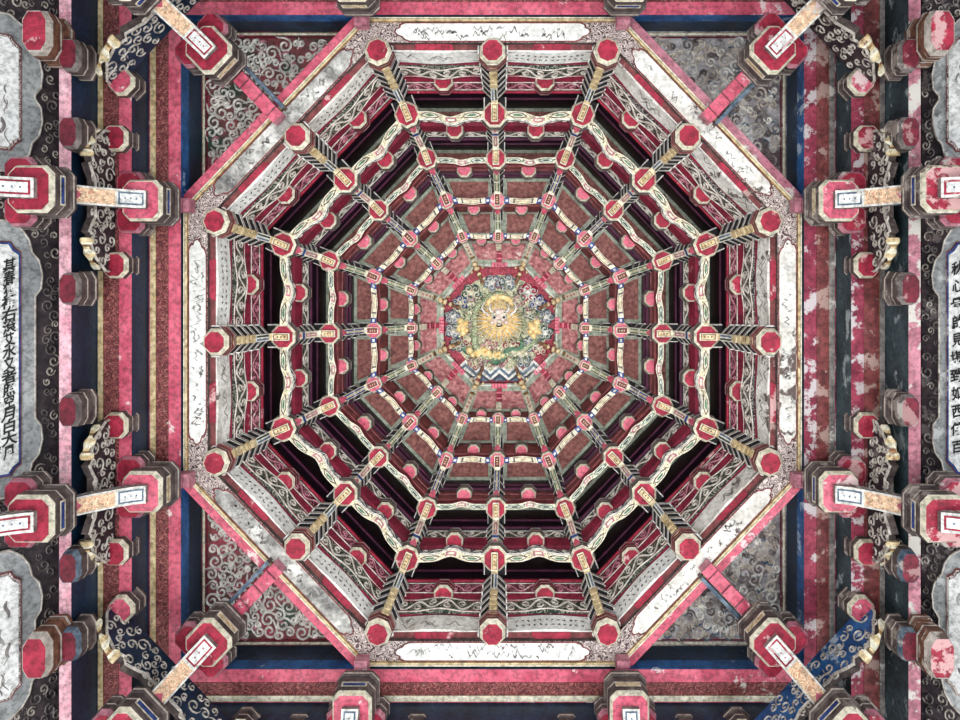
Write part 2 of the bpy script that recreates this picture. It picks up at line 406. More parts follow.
        rb, zb, R = [None, (rr(197, 4.5), 4.5, .056), (rr(156, 4.79), 4.79, .052), (rr(116, 5.13), 5.13, .046), (rr(83.5, 5.41), 5.41, .04)][i]
        shaft0 = [0, 4.70, 4.92, 5.28, 5.47][i]
    # bearing block in the middle of the bay: half of it stands proud of the boards
    t = sg * (rb * TAN * .5)
    g = G(); bearing(g, th, rb, t, zb, R, .10, 'red_paint' if i < 2 else 'pink_paint', 'cream', 'dark_red' if i == 0 else 'wood_side', cut=.29)
    g.build('bearing_block', root)
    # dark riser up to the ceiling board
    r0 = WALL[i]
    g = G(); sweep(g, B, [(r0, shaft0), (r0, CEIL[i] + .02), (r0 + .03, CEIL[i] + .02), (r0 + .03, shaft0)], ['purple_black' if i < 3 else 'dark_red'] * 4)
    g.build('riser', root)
    if i < 3:
        g = G(); zz = lerp(shaft0, CEIL[i], .12)
        for k, hh in ((0, .02), (.38, .018)):
            z0 = lerp(shaft0, CEIL[i], k) + .002
            sweep(g, B, [(r0 - .012, z0), (r0 - .012, z0 + hh), (r0, z0 + hh), (r0, z0)], ['plum' if (k or i) else 'red_paint'] * 4)
        g.build('moulding', root)
for j in range(8):
    for sg in (1, -1):
        for i in range(5): tier(j, sg, i)

# ---------------------------------------------------------------- linking arms between the ribs
def link(j, sg, i):
    th = j * math.pi / 4; r_, z_ = NODE[i]
    B = bay_map(th, sg, BR[i] * .86)
    root = thing('linking_arm', f"{['', 'wavy cream-green', 'slim white-green', 'blue-tipped cream', 'short cream'][i]} arm of the {RINGN[i-1]} ring, {bayname(j, sg)}",
                 'linking arm', frame_at(r_, 0, z_, th), f'linking arms of the {RINGN[i-1]} ring')
    s0, s1 = [0, (213, 206), (167, 161.5), (126.5, 121), (90, 85.5)][i]
    r0, r1 = rr(s0, z_), rr(s1, z_)
    H = [0, .085, .07, .06, .05][i]
    w = (lambda u: .012 - .030 * hump(u, .5, .2)) if i == 1 else (lambda u: .006 - .014 * hump(u, .5, .16)) if i == 2 else (lambda u: -.008 * hump(u, .5, .3))
    dz = (lambda u: .004 + .012 * hump(u, .5, .2)) if i < 3 else (lambda u: .006 * hump(u))
    fm = {1: 'filigree_blue' if j in (2, 3, 1) else 'filigree', 2: 'dark_red', 3: 'dark_red', 4: 'dark_red'}[i]
    n = 18
    g = G(); sweep(g, B, [(r1, z_), (r0, z_), (r0, z_ + H), (r1, z_ + H)], [{1: 'link_paint', 2: 'link_green', 3: 'cream', 4: 'cream'}[i], 'dark_red', 'dark_red', fm], n, w, dz, cap='cream')
    # painted bands on the underside
    def Q(u, v, k=1): return B(lerp(r0, r1, v), u, z_ + dz(u) - .0016 * k, w(u))
    def band(u0, u1, v0, v1, m, k=1):
        m_ = max(1, round((u1 - u0) * n))
        for q in range(m_):
            a, b = lerp(u0, u1, q / m_), lerp(u0, u1, (q + 1) / m_)
            g.face([Q(a, v0, k), Q(b, v0, k), Q(b, v1, k), Q(a, v1, k)], m)
    def loz(u0, u1, m, v0=.2, v1=.8, k=1):
        um = (u0 + u1) / 2; d = (u1 - u0) * .28
        g.face([Q(u0, .5, k), Q(u0 + d, v0, k), Q(u1 - d, v0, k), Q(u1, .5, k), Q(u1 - d, v1, k), Q(u0 + d, v1, k)], m)
    if i in (1, 2):
        band(0, 1, 0, .13, 'cream'); band(0, 1, .87, 1, 'cream')
        band(.42, .58, .2, .8, 'dull_pink')
        band(.45, .55, .36, .64, 'cream', 2)
        for a, b in ((.03, .34), (.66, .97)):
            loz(a, b, 'wood_side' if i == 1 else 'jade', .12, .88); loz(a + .03, b - .03, 'cream' if i == 1 else 'white_line', .26, .74, 2)
            loz(a + .07, b - .07, 'jade' if (i == 1) else 'green_scroll', .36, .64, 3)
    else:
        band(0, .13, 0, 1, 'royal_blue'); band(.87, 1, 0, 1, 'royal_blue'); band(.03, .10, .3, .7, 'white_line', 2); band(.90, .97, .3, .7, 'white_line', 2)
        band(.22, .78, .12, .22, 'gold_dark'); band(.22, .78, .78, .88, 'gold_dark'); band(.24, .28, .1, .9, 'wood_side', 2); band(.72, .76, .1, .9, 'wood_side', 2)
        band(.34, .66, .4, .6, 'gold')
    arm = g.build('arm', root)
    if i == 1:
        L = r1 * TAN - 2 * BR[i] * .86
        def F(x, y, h): 
            u = x / L; return B(r1 - h, u, z_ + dz(u) + y, w(u))
        g = G(); vine(g, F, L, H, .14, .006, .005, 'scroll_line')
        ribbon(g, [(L * q / n, H * .08) for q in range(n + 1)], .008, F, .006, 'white_line', False)
        g.build('scrollwork', root)
for j in range(8):
    for sg in (1, -1):
        for i in range(1, 5): link(j, sg, i)

# ---------------------------------------------------------------- the sixteen ribs
def rib(k):
    th = k * math.pi / 8; corner = k % 2 == 1
    f = 1 / math.cos(math.pi / 8) if corner else 1.0
    a = SIDES[(k // 2) % 8]; b = SIDES[(k // 2 + 1) % 8]
    lab = (f"gilded-figure rib between the {a} and {b} sides" if corner else
           f"rib with notched red tip at the middle of the {a} side")
    root = thing('bracket_rib', lab, 'rib', frame_at(NODE[0][0] * f, 0, 4.0, th), 'ribs rising to the medallion')
    # end block, half octagon with its point to the centre
    r, z = (NODE[0][0] + .005) * f, 4.0
    g = G(); bearing(g, th, r, 0, z - .035, .074, .11, 'red_paint', 'cream', 'brown_red', cut=.29, rimh=.036, foot=.74)
    g.build('end_block', root)
    path = [(NODE[0][0] - .045, 4.0)] + [(NODE[i][0], NODE[i][1]) for i in range(1, 5)] + [(.49, 5.70)]
    aw = .021
    for i in range(1, 6):
        r0, z0 = path[i - 1]; r1, z1 = path[i]
        if i > 1: r0 -= BR[i - 1] * .80; z0 += .035
        r0 *= f; r1 = r1 * f
        tipdr = BR[i] * .62 if i < 5 else .0
        z0_ = z0; zt = z1 - .016 if i < 5 else z1
        # bend: raking part, then a level tip lying under the block
        ra = r1 + (BR[i] * .95 if i < 5 else .03)
        rb = r1 - tipdr
        hgt = .05
        if i == 5 and not corner: rb = .56; 
        def S(r, t, z): return P(r, t, z, th)
        g = G()
        mid_r, mid_z = lerp(r0, ra, .5), lerp(z0_, zt, .5)
        under = 'gold' if i == 1 else 'cream'
        prof = [(r0, z0_), (lerp(r0, ra, .25), lerp(z0_, zt, .25) - .006), (mid_r, mid_z - (.012 if i == 1 else .004)), (lerp(r0, ra, .75), lerp(z0_, zt, .75) - .004), (ra, zt), (rb, zt + .001)]
        if i == 5 and not corner: prof = [(r0, z0_), (mid_r, mid_z), (.60, 5.655), (.56, 5.68)]
        for (p0, q0), (p1, q1) in zip(prof, prof[1:]):
            q = [S(p0, -aw, q0), S(p1, -aw, q1), S(p1, aw, q1), S(p0, aw, q0)]
            g.prism(q, [S(p0, -aw, q0 + hgt), S(p1, -aw, q1 + hgt), S(p1, aw, q1 + hgt), S(p0, aw, q0 + hgt)], under, 'white_line' if i > 1 else 'gold_dark')
        def U(u, v, h):            # map on the raking underside
            r = lerp(r0, ra, u); 
            # piecewise height
            zz = None
            for (p0, q0), (p1, q1) in zip(prof, prof[1:]):
                if (p0 >= r >= p1): zz = lerp(q0, q1, (p0 - r) / (p0 - p1) if p0 != p1 else 0); break
            if zz is None: zz = zt
            return S(r - .004 * (h > 0), lerp(-aw, aw, v), zz - h - .001)
        def strip(u0, u1, v0, v1, m, kk=1):
            m_ = 3
            for q in range(m_):
                a_, b_ = lerp(u0, u1, q / m_), lerp(u0, u1, (q + 1) / m_)
                hh = .0016 * kk
                g.face([U(a_, v0, hh), U(b_, v0, hh), U(b_, v1, hh), U(a_, v1, hh)], m)
        if i == 1:
            for q in range(6):     # knobbly carved snout: collars standing off the arm
                u = .04 + q * .10; rr_ = .022 - .002 * abs(q - 2)
                c0 = U(u, .5, .006); 
                ring = []
                for zz, kk in ((-.006, .8), (-.004, 1.15), (.0, .7)):
                    pass
                for du, hh, ww in ((0, .004, 1.1), (.035, .018, 1.28), (.07, .004, 1.0)):
                    ring.append([U(u + du, .5 - .5 * ww, -.02), U(u + du, .5 - .42 * ww, hh * .6), U(u + du, .5, hh), U(u + du, .5 + .42 * ww, hh * .6), U(u + du, .5 + .5 * ww, -.02)])
                g.rings(ring, ['gold' if q % 2 == 0 else 'gold'] * 2, closed=False)
            strip(.66, .97, .0, 1, 'white_line'); strip(.68, .96, .14, .40, 'slate_blue', 2); strip(.68, .96, .60, .86, 'green_scroll', 2)
        elif i < 5:
            c1, c2 = {2: ('pink_paint', 'cream'), 3: ('royal_blue', 'white_line'), 4: ('jade', 'white_line')}[i]
            if (k + i) % 3 == 0 and i == 3: c1 = 'jade'
            strip(0, .16, 0, 1, 'pink_paint'); 
            g.face([U(.16, 0, .002), U(.30, .5, .002), U(.16, 1, .002)], 'pink_paint')
            if i == 2:
                strip(.34, .42, 0, 1, 'royal_blue'); strip(.46, .9, .25, .75, 'dull_pink'); strip(.52, .84, .42, .58, 'cream', 2)
            else:
                strip(.24, .94, .12, .32, c1); strip(.24, .94, .68, .88, c1); strip(.34, .84, .44, .56, 'gold', 2); strip(.55, .60, 0, 1, 'white_line', 3)
        else:
            if corner:
                for q in range(3): strip(.25 + q * .2, .33 + q * .2, .35, .65, 'pink_paint')
                strip(.86, 1.0, 0, 1, 'gold_dark')
        # label tile on the level tip
        if i < 5:
            def T(u, v, h): return S(lerp(ra - .012, rb, u), lerp(-aw, aw, v), zt - h)
            pc = {1: ('gold_dark', 'gold'), 2: ('gold_dark', 'gold'), 3: ('dark_red', 'brown_red'), 4: ('gold_dark', 'brown_red')}[i]
            g.face([T(0, 0, .002), T(1, 0, .002), T(1, 1, .002), T(0, 1, .002)], 'cream')
            g.face([T(.06, .10, .0036), T(.94, .10, .0036), T(.94, .90, .0036), T(.06, .90, .0036)], pc[0])
            g.face([T(.12, .20, .0052), T(.88, .20, .0052), T(.88, .80, .0052), T(.12, .80, .0052)], pc[1])
            for q in range(3):
                u = .28 + q * .2; g.face([T(u, .38, .007), T(u + .08, .34, .007), T(u + .1, .62, .007), T(u + .02, .66, .007)], 'gold_dark' if i < 3 else 'gold')
        g.build('bracket_arm', root)
        if i < 5:
            g = G(); bearing(g, th, r1, 0, z1, BR[i], .075, 'red_paint' if i < 3 else 'pink_paint', 'cream', 'wood_side', cut=.29)
            g.build('bearing_block', root)
        # stacked cross arms above the raking arm
        npl = [0, 7, 5, 4, 2, 0][i]
        for q in range(npl):
            u = (q + .35) / (npl + .1)
            pr = lerp(r0, ra, u); pz = lerp(z0_, zt, u) + .018
            R = lerp([0, .088, .072, .060, .048][i], [0, .076, .062, .050, .04][i], q / max(1, npl - 1))
            back = min(.17, (NODE[i - 1][0] * f - pr) + .10) + .02
            def pl(R, zz, dr=0): return [P(pr + .004, -R * .30, zz, th), P(pr + .004, R * .30, zz, th), P(pr + R * .72, R, zz, th), P(pr + back, R, zz, th), P(pr + back, -R, zz, th), P(pr + R * .72, -R, zz, th)]
            g = G(); A = pl(R * .9, pz); Bq = pl(R, pz + .003); Cq = pl(R, pz + .012); Cq2 = pl(R * .96, pz + .013); Dq = pl(R * .96, pz + .022); Eq = pl(R, pz + .024); Fq = pl(R, pz + .034)
            mid = ('royal_blue' if (q + k) % 4 == 0 else 'black_paint')
            g.face(A, 'black_paint'); g.rings([A, Bq, Cq, Cq2, Dq, Eq, Fq], ['white_line', 'white_line' if (q + k) % 3 else 'cream', mid, mid, 'scroll_line', 'scroll_line']); g.face(Fq[::-1], 'black_paint')
            g.build('cross_arm', root)
    if corner:           # small gilded figure leaning over the rim of the medallion
        g = G(); rs = []
        pth = [(.535, 5.685, .016), (.52, 5.665, .026), (.50, 5.665, .018), (.485, 5.675, .024), (.462, 5.68, .022), (.44, 5.685, .014), (.42, 5.685, .020), (.39, 5.69, .012), (.36, 5.70, .017), (.34, 5.705, .005)]
        for q, (r, z, w) in enumerate(pth):
            rs.append([P(r, w * math.cos(a * math.pi / 4), z + w * math.sin(a * math.pi / 4), th) for a in range(8)])
        g.rings(rs, ['gold', 'gold', 'gold_dark', 'gold', 'brown_red', 'gold', 'gold_dark', 'wood_brown', 'gold_dark'], cap='gold_dark')
        for sgn in (1, -1):   # arms
            q = [(.49, .018 * sgn, 5.672), (.475, .045 * sgn, 5.68), (.455, .050 * sgn, 5.69)]
            rs = [[P(r, t + .008 * math.cos(a * math.pi / 3), z + .008 * math.sin(a * math.pi / 3), th) for a in range(6)] for r, t, z in q]
            g.rings(rs, ['gold_dark', 'gold'], cap='gold')
        g.build('gilded_figure', root, smooth=True)
    else:
        g = G()
        for q in range(6):
            r = .60 - q * .019; z = 5.635 + q * .0125
            box_rt(g, th, r - .0125, r, -.022, .022, z - .014, z + .02, 'pink_paint' if q % 2 == 0 else 'red_paint', 'red_paint')
        box_rt(g, th, .49, .60, -.018, .018, 5.68, 5.72, 'red_paint')
        g.build('notched_tab', root)
for k in range(16): rib(k)

# ---------------------------------------------------------------- dragon medallion
def M3(x, y, h=0):                    # pixels from the medallion centre (500,325) -> a point below its backing
    k = 5.80 / FPX
    return Vector((AX + x * k, AY + y * k, EYE + 5.80 - h))
med = thing('dragon_medallion', "round carved medallion at the crown of the dome with a gold-maned dragon face and clouds", 'carving', Matrix.Translation(M3(0, 0)))
g = G(); n = 8
poly = [P(.475, s_ * .475 * TAN, 5.80, j * math.pi / 4) for j in range(8) for s_ in (-1, 1)]
poly = [poly[i] for i in range(0, 16, 2)]
g.prism(poly, [p + Vector((0, 0, .04)) for p in poly], 'medallion_ground', 'dark_red'); g.build('backing', med)
def tube(g, pts, rad, m, n=7, squash=.7):
    rs = []
    N = len(pts)
    for i, p in enumerate(pts):
        d = (Vector(pts[min(i + 1, N - 1)]) - Vector(pts[max(i - 1, 0)])).normalized()
        up = Vector((0, 0, 1)); s = d.cross(up).normalized(); 
        r = rad(i / (N - 1))
        rs.append([Vector(p) + s * r * math.cos(a * 2 * math.pi / n) + Vector((0, 0, 1)) * r * squash * math.sin(a * 2 * math.pi / n) for a in range(n)])
    g.rings(rs, [m] * (N - 1), cap=m)
def dome(g, cx, cy, R, h, m, ry=1.0, n=12, base=0):
    rs = [[M3(cx + R * k * math.cos(a * 2 * math.pi / n), cy + R * ry * k * math.sin(a * 2 * math.pi / n), base + h * hh) for a in range(n)] for k, hh in ((1, 0), (.85, .5), (.55, .85), (.2, 1))]
    g.rings(rs, [m] * 3); g.face(rs[-1], m)
# coiling body
rnd = random.Random(5)
for a0, a1, R0, R1, c0, c1, m in ((-.2, 4.2, 38, 24, .03, .045, 'dragon_green'), (2.6, 6.6, 34, 20, .02, .04, 'dragon_green'), (.6, 2.6, 26, 40, .04, .02, 'jade')):
    g = G(); pts = []
    for i in range(36):
        t = i / 35; a = lerp(a0, a1, t); R = lerp(R0, R1, t) + 3.5 * math.sin(t * 15)
        pts.append(M3(R * math.cos(a), R * math.sin(a), lerp(c0, c1, t)))
    tube(g, pts, lambda t: .030 * (1 - .5 * abs(2 * t - 1) ** 2), m); g.build('coil', med, smooth=True)
# halo
g = G()
for q in range(13):
    a = math.pi * (1.08 + .84 * q / 12); dome(g, 0 + 12 * math.cos(a), -19 + 9 * math.sin(a), 3.6, .03, 'dragon_gold', base=.03)
dome(g, 0, -20, 10.5, .045, 'dragon_gold', .75); g.build('halo', med)
g = G(); dome(g, 0, -16.5, 7, .05, 'jade', .75, base=.03)
for q in range(4): dome(g, -4.5 + 3 * q, -17, 1.8, .02, 'white_line', base=.078)
g.build('crest', med)
# mane of rays
g = G()
for q in range(46):
    a = 2 * math.pi * q / 46; R = 25 + 3 * (q % 2) + 1.5 * math.sin(a * 3)
    if -1.1 - math.pi / 2 * 0 < 0 and math.sin(a) < -.80: R *= .7
    c, s = math.cos(a), math.sin(a)
    def pt(r, w, h): return M3(r * c - w * s, -5 + r * s + w * c, h)
    g.face([pt(12, -1.7, .085), pt(R, 0, .08), pt(10, 0, .12)], 'white_line' if q % 2 else 'dragon_gold'); g.face([pt(12, 1.7, .085), pt(10, 0, .12), pt(R, 0, .08)], 'dragon_gold')
g.build('mane', med)
g = G(); dome(g, 0, -5, 14, .05, 'dragon_gold', .95, n=20, base=.065)
for q in range(16):
    a = 2 * math.pi * q / 16; dome(g, 11.5 * math.cos(a), -5 + 10.5 * math.sin(a), 2.2, .03, 'dragon_gold' if q % 2 else 'cream', base=.075)
g.build('mane_ring', med, smooth=True)
# head with brow, eyes, nose, mouth
g = G(); dome(g, 0, -7.5, 8.8, .065, 'skin_pink', .95, n=16, base=.085); dome(g, 0, -13, 7, .05, 'skin_pink', .6, n=14, base=.09)
for s_ in (-1, 1):
    dome(g, 4.6 * s_, -8.5, 3.0, .03, 'white_line', .8, base=.125); dome(g, 4.6 * s_, -8.2, 1.3, .012, 'ink', base=.155)
    dome(g, 5 * s_, -11.5, 3.4, .03, 'cream', .45, base=.125); dome(g, 6.8 * s_, -3, 2.4, .03, 'skin_pink', base=.12)
dome(g, 0, -4.5, 2.8, .045, 'cream', .9, base=.13); 
for s_ in (-1, 1): dome(g, 1.6 * s_, -3.4, 1.2, .03, 'cream', base=.14)
dome(g, 0, .2, 4.4, .03, 'dragon_gold', .75, base=.11); dome(g, 0, -.2, 3.0, .012, 'ink', .6, base=.136); dome(g, 0, -.9, 2.2, .008, 'white_line', .3, base=.147)
g.build('head', med, smooth=True)
for s_ in (-1, 1):
    for bx, R, ln in ((5.5, 4.5, 1.9), (10.5, 7.0, 1.5)):
        g = G(); pts = []
        for q in range(11):
            t = q / 10; a = math.pi * .5 + t * ln
            pts.append(M3(s_ * (bx + R * .9 * math.sin(t * math.pi * .9)), -12 - t * (10 if bx < 8 else 14) + (0 if bx < 8 else 2), .11 + .03 * math.sin(t * 3)))
        tube(g, pts, lambda t: .0125 * (1 - .75 * t), 'white_line', 6, 1); g.build('horn', med, smooth=True)
# gold clouds
for cx, cy, sc, cols in ((-37, 2, 1.0, 'dragon_gold'), (35, 4, 1.1, 'dragon_gold'), (-20, 27, 1.15, 'dragon_gold'), (-4, 30, .9, 'dragon_gold'), (20, 28, .8, 'cream')):
    g = G()
    for dx, dy, R in ((0, 0, 5), (-2, -6, 3.6), (1, 6, 3.6), (4, 3, 3), (4, -4, 2.8), (-4, 3, 2.6)):
        if cx > 20: dx = -dx
        if abs(cy) > 20: dx, dy = dy * 1.4, dx * .6
        dome(g, cx + dx * sc, cy + dy * sc, R * sc, .045, cols, base=.02)
    g.build('cloud', med, smooth=True)
# ringed clouds in blue, white and red round the edge
def curlcloud(cx, cy, sc, m1, m2, a0=0):
    g = G()
    for q in range(5):
        a = a0 + q * 1.26; x, y = cx + 4.4 * sc * math.cos(a), cy + 3.4 * sc * math.sin(a)
        dome(g, x, y, 3.4 * sc, .022, m1, base=.004)
        ribbon(g, [(p, q_) for p, q_ in spiral(x, y, 2.9 * sc, a, 1, 1.3, 12)], 1.15 * sc, lambda X, Y, h: M3(X, Y, .030 + h), .010, m2)
    dome(g, cx, cy, 2.4 * sc, .036, m2, base=.005)
    g.build('curled_cloud', med)
g = G(); dome(g, 0, -1, 49, .012, 'dragon_ground', 1.0, n=24, base=.001); g.build('scaly_ground', med)
for cx, cy, sc, m1, m2 in ((-7, -42, 1, 'slate_blue', 'white_line'), (8, -42, 1, 'slate_blue', 'white_line'), (-28, -32, 1.1, 'teal', 'cream'), (-39, -22, .9, 'royal_blue', 'cream'), (28, -32, 1.15, 'red_paint', 'white_line'),
                           (38, -22, 1, 'royal_blue', 'white_line'), (-47, -8, .9, 'slate_blue', 'white_line'), (-46, 6, .95, 'slate_blue', 'white_line'), (46, -8, .95, 'slate_blue', 'white_line'), (45, 8, .95, 'teal', 'white_line'),
                           (-42, 20, .9, 'slate_blue', 'cream'), (32, 19, 1.1, 'slate_blue', 'white_line'), (-30, 14, .9, 'red_paint', 'cream'), (30, -12, .9, 'teal', 'cream'), (-28, -12, .9, 'teal', 'cream'), (12, 22, 1, 'red_paint', 'cream'),
                           (-10, 22, 1, 'dull_pink', 'cream'), (0, 36, .9, 'dull_pink', 'cream'), (24, 36, .9, 'slate_blue', 'white_line'), (-24, 38, .9, 'dull_pink', 'cream'), (40, 24, .9, 'red_paint', 'cream'), (-18, -24, .8, 'teal', 'cream'), (19, -24, .8, 'dull_pink', 'cream')):
    curlcloud(cx, cy, sc * 1.28, m1, m2, cx * .3)
g = G()
for q in range(90):     # flames and manes between the clouds
    a = rnd.uniform(0, 6.28); R = rnd.uniform(20, 44); x, y = R * math.cos(a), R * math.sin(a)
    if y > 38 or math.hypot(x, y + 5) < 18: continue
    g = G(); ribbon(g, spiral(x, y, rnd.uniform(3, 5), a, rnd.choice((-1, 1)), .9, 10), 1.3, lambda X, Y, h: M3(X, Y, .04 + h), .012, rnd.choice(('cream', 'white_line', 'dragon_green', 'dull_pink', 'jade'))); g.build('flame', med)
# chevron waves along the lower edge
g = G()
for c in (-34, -17, 0, 17, 34):
    for q in range(5):
        w = 15 - q * 2.4; y0 = 55; m = ('white_line', 'slate_blue', 'white_line', 'navy', 'slate_blue')[q]
        lim = 50 if abs(c) < 30 else 44
        top = 38 + q * 3.3 + (0 if abs(c) < 5 else 1 if abs(c) < 20 else -3); h = .012 + q * .006
        bot = min(top + w * .9, 56)
        g.prism([M3(c - w, bot, h), M3(c, top, h + .004), M3(c + w, bot, h), M3(c + w - 3, bot, h), M3(c, top + 3.4, h + .004), M3(c - w + 3, bot, h)],
                [M3(c - w, bot, 0), M3(c, top, 0), M3(c + w, bot, 0), M3(c + w - 3, bot, 0), M3(c, top + 3.4, 0), M3(c - w + 3, bot, 0)], m, m)
g.build('wave_pattern', med)

# ---------------------------------------------------------------- octagon frame
def frame_beam(j):
    th = j * math.pi / 4; diag = j % 2 == 1
    z = 4.0
    ri = rr(285, 4.0); ro = rr(304 if diag else 304, 4.0)
    root = thing('octagon_beam', f"pale frame beam with long cartouche, {SIDES[j]} side of the octagon", 'beam', frame_at(ri, 0, z, th), 'beams of the octagon frame')
    def C(r, v, zz): return P(r, v * r * TAN, zz, th)
    g = G(); q = [C(ri, -1, z), C(ri, 1, z), C(ro, 1, z), C(ro, -1, z)]
    g.prism(q, [C(ri, -1, z + .12), C(ri, 1, z + .12), C(ro, 1, z + .12), C(ro, -1, z + .12)], 'diaper', 'wood_side')
    g.build('board', root)
    def F(x, y, h): return C(lerp(ri, ro, y), x, z - h)     # x in -1..1, y 0..1
    g = G(); x0 = .80
    pts = [(-x0, .5), (-x0 + .015, .64), (-x0 + .05, .72), (-x0 + .06, .86), (-x0 + .10, .96), (x0 - .10, .96), (x0 - .06, .86), (x0 - .05, .72), (x0 - .015, .64), (x0, .5), (x0 - .015, .36), (x0 - .05, .28), (x0 - .06, .14), (x0 - .10, .04), (-x0 + .10, .04), (-x0 + .06, .14), (-x0 + .05, .28), (-x0 + .015, .36)]
    mat = 'ink_board' if j in (6, 2, 4) else ('ink_paint' if j in (3, 5) else 'ivory_board')
    g.prism([F(x, y, .007) for x, y in pts], [F(x, y, .0) for x, y in pts], mat, 'wood_side')
    car = g.build('cartouche', root)
    g = G(); ribbon(g, [(x, y) for x, y in pts + pts[:1]], .0, F, .010, 'wood_side', False)
    big = [F(x * 1.008, .5 + (y - .5) * 1.08, .0075) for x, y in pts]; sm = [F(x * .992, .5 + (y - .5) * .94, .0085) for x, y in pts]
    g = G(); g.rings([big, sm], ['brown_red']); g.build('cartouche_edge', root)
    # ink landscape: irregular brushed strokes
    rnd = random.Random(j + 3); g = G()
    for q in range(16 if j in (0, 1, 7) else 34):
        x = rnd.uniform(-.68, .60); y = rnd.uniform(.2, .8); n = rnd.randint(3, 9); amp = rnd.uniform(.03, .2)
        m = rnd.choice(('carved_grey', 'ink_wash', 'ink_wash', 'ink_wash', 'carved_grey'))
        pp = [(x + i * .011, min(.86, max(.14, y + amp * math.sin(i * 1.4 + q) + rnd.uniform(-.04, .04)))) for i in range(n)]
        rows = [(F(a, b - rnd.uniform(.01, .11), .0085), F(a, b + rnd.uniform(.0, .06), .0085)) for a, b in pp]
        for A, B in zip(rows, rows[1:]): g.face([A[0], B[0], B[1], A[1]], m)
    g.build('ink_landscape', car)
    # trim outside: gilt lines, then pink strip on the diagonals
    g = G()
    for a, b, m, dz in ((304, 305.2, 'gold_dark', .0), (305.2, 307, 'gold', -.008), (307, 307.8, 'wood_side', 0), (307.8, 309, 'cream', -.004)):
        q = [C(rr(a, 4), -1, z + dz), C(rr(a, 4), 1, z + dz), C(rr(b, 4), 1, z + dz), C(rr(b, 4), -1, z + dz)]
        g.prism(q, [p + Vector((0, 0, .1 - dz)) for p in q], m, m)
    g.build('gilt_moulding', root)
    if diag:
        g = G(); a, b = rr(309, 4), rr(318, 4)
        q = [C(a, -1.03, z + .01), C(a, 1.03, z + .01), C(b, 1.0, z + .01), C(b, -1.0, z + .01)]
        g.prism(q, [p + Vector((0, 0, .28)) for p in q], 'pink_paint' if j != 7 else 'dull_pink', 'red_paint'); g.build('pink_edge', root)
for j in range(8): frame_beam(j)

# ---------------------------------------------------------------- straight beams round the octagon (unstretched outward distances)
OA, OB, OC = 1.772, 1.953, 2.135
def beam_box(g, th, o0, o1, L, z0, z1, mb, ms): box_rt(g, th, o0, o1, -L, L, z0, z1, mb, ms)
CARD = {0: 'right', 2: 'bottom', 4: 'left', 6: 'top'}
for j, nm in CARD.items():
    th = j * math.pi / 4
    side = 'navy'
    worn = j == 0
    L0 = OA
    root = thing('tie_beam', f"upper beam against the {nm} side of the octagon, pink edge with brown scroll band", 'beam', frame_at(OA, 0, 3.98, th), 'beams stepping down from the octagon')
    g = G(); box_rt(g, th, OA, OB + .02, -L0, L0, 3.98, 4.28, 'pink_paint' if not worn else 'worn_crimson', 'navy'); g.build('beam', root)
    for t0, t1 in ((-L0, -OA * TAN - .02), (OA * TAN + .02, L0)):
        g = G(); box_rt(g, th, OA - .002, OA + .002, t0, t1, 3.985, 4.075, 'bright_blue'); g.build('blue_glare_band', root)  # glare low on the beam's inner face, painted as a brighter blue strip
    g = G(); box_rt(g, th, OA + .07, OA + .138, -L0 * .99, L0 * .99, 3.976, 3.985, 'brown_scroll' if not worn else 'brown_red'); g.build('scroll_band', root)
    g = G(); box_rt(g, th, OA + .138, OA + .170, -L0 - .15, L0 + .15, 3.970, 3.99, 'cream' if j == 2 else 'carved_grey' if worn else 'gold', 'gold_dark'); g.build('gilt_edge', root)
    root = thing('tie_beam', f"middle stepped beam on the {nm} side, navy face and red underside", 'beam', frame_at(OB, 0, 3.8, th), 'beams stepping down from the octagon')
    L1 = OB
    g = G(); box_rt(g, th, OB, OC + .02, -L1, L1, 3.80, 4.0, 'pink_paint' if not worn else 'worn_crimson', 'navy' if not worn else 'worn_teal'); g.build('beam', root)
    g = G(); box_rt(g, th, OB + .068, OB + .15, -L1, L1, 3.796, 3.81, 'brown_scroll' if not worn else 'brown_red'); g.build('scroll_band', root)
    g = G(); box_rt(g, th, OB + .15, OB + .178, -L1 - .15, L1 + .15, 3.79, 3.81, 'gold' if not worn else 'carved_grey', 'gold_dark'); g.build('gilt_edge', root)
    L2 = OC + .6
    if j in (0, 4):
        root = thing('tie_beam', f"lowest beam on the {nm} side, pale pink underside beside the carved wall", 'beam', frame_at(OC, 0, 3.57, th), 'beams stepping down from the octagon')
        g = G(); box_rt(g, th, OC, OC + .062, -L2, L2, 3.57, 3.83, 'pale_pink' if not worn else 'dull_pink', 'navy' if not worn else 'worn_teal'); g.build('beam', root)
    else:
        root = thing('tie_beam', f"lowest beam on the {nm} side at the edge of the picture, red underside", 'beam', frame_at(OC, 0, 3.57, th), 'beams stepping down from the octagon')
        g = G(); box_rt(g, th, OC, OC + .35, -L2, L2, 3.57, 3.83, 'red_paint', 'navy'); g.build('beam', root)

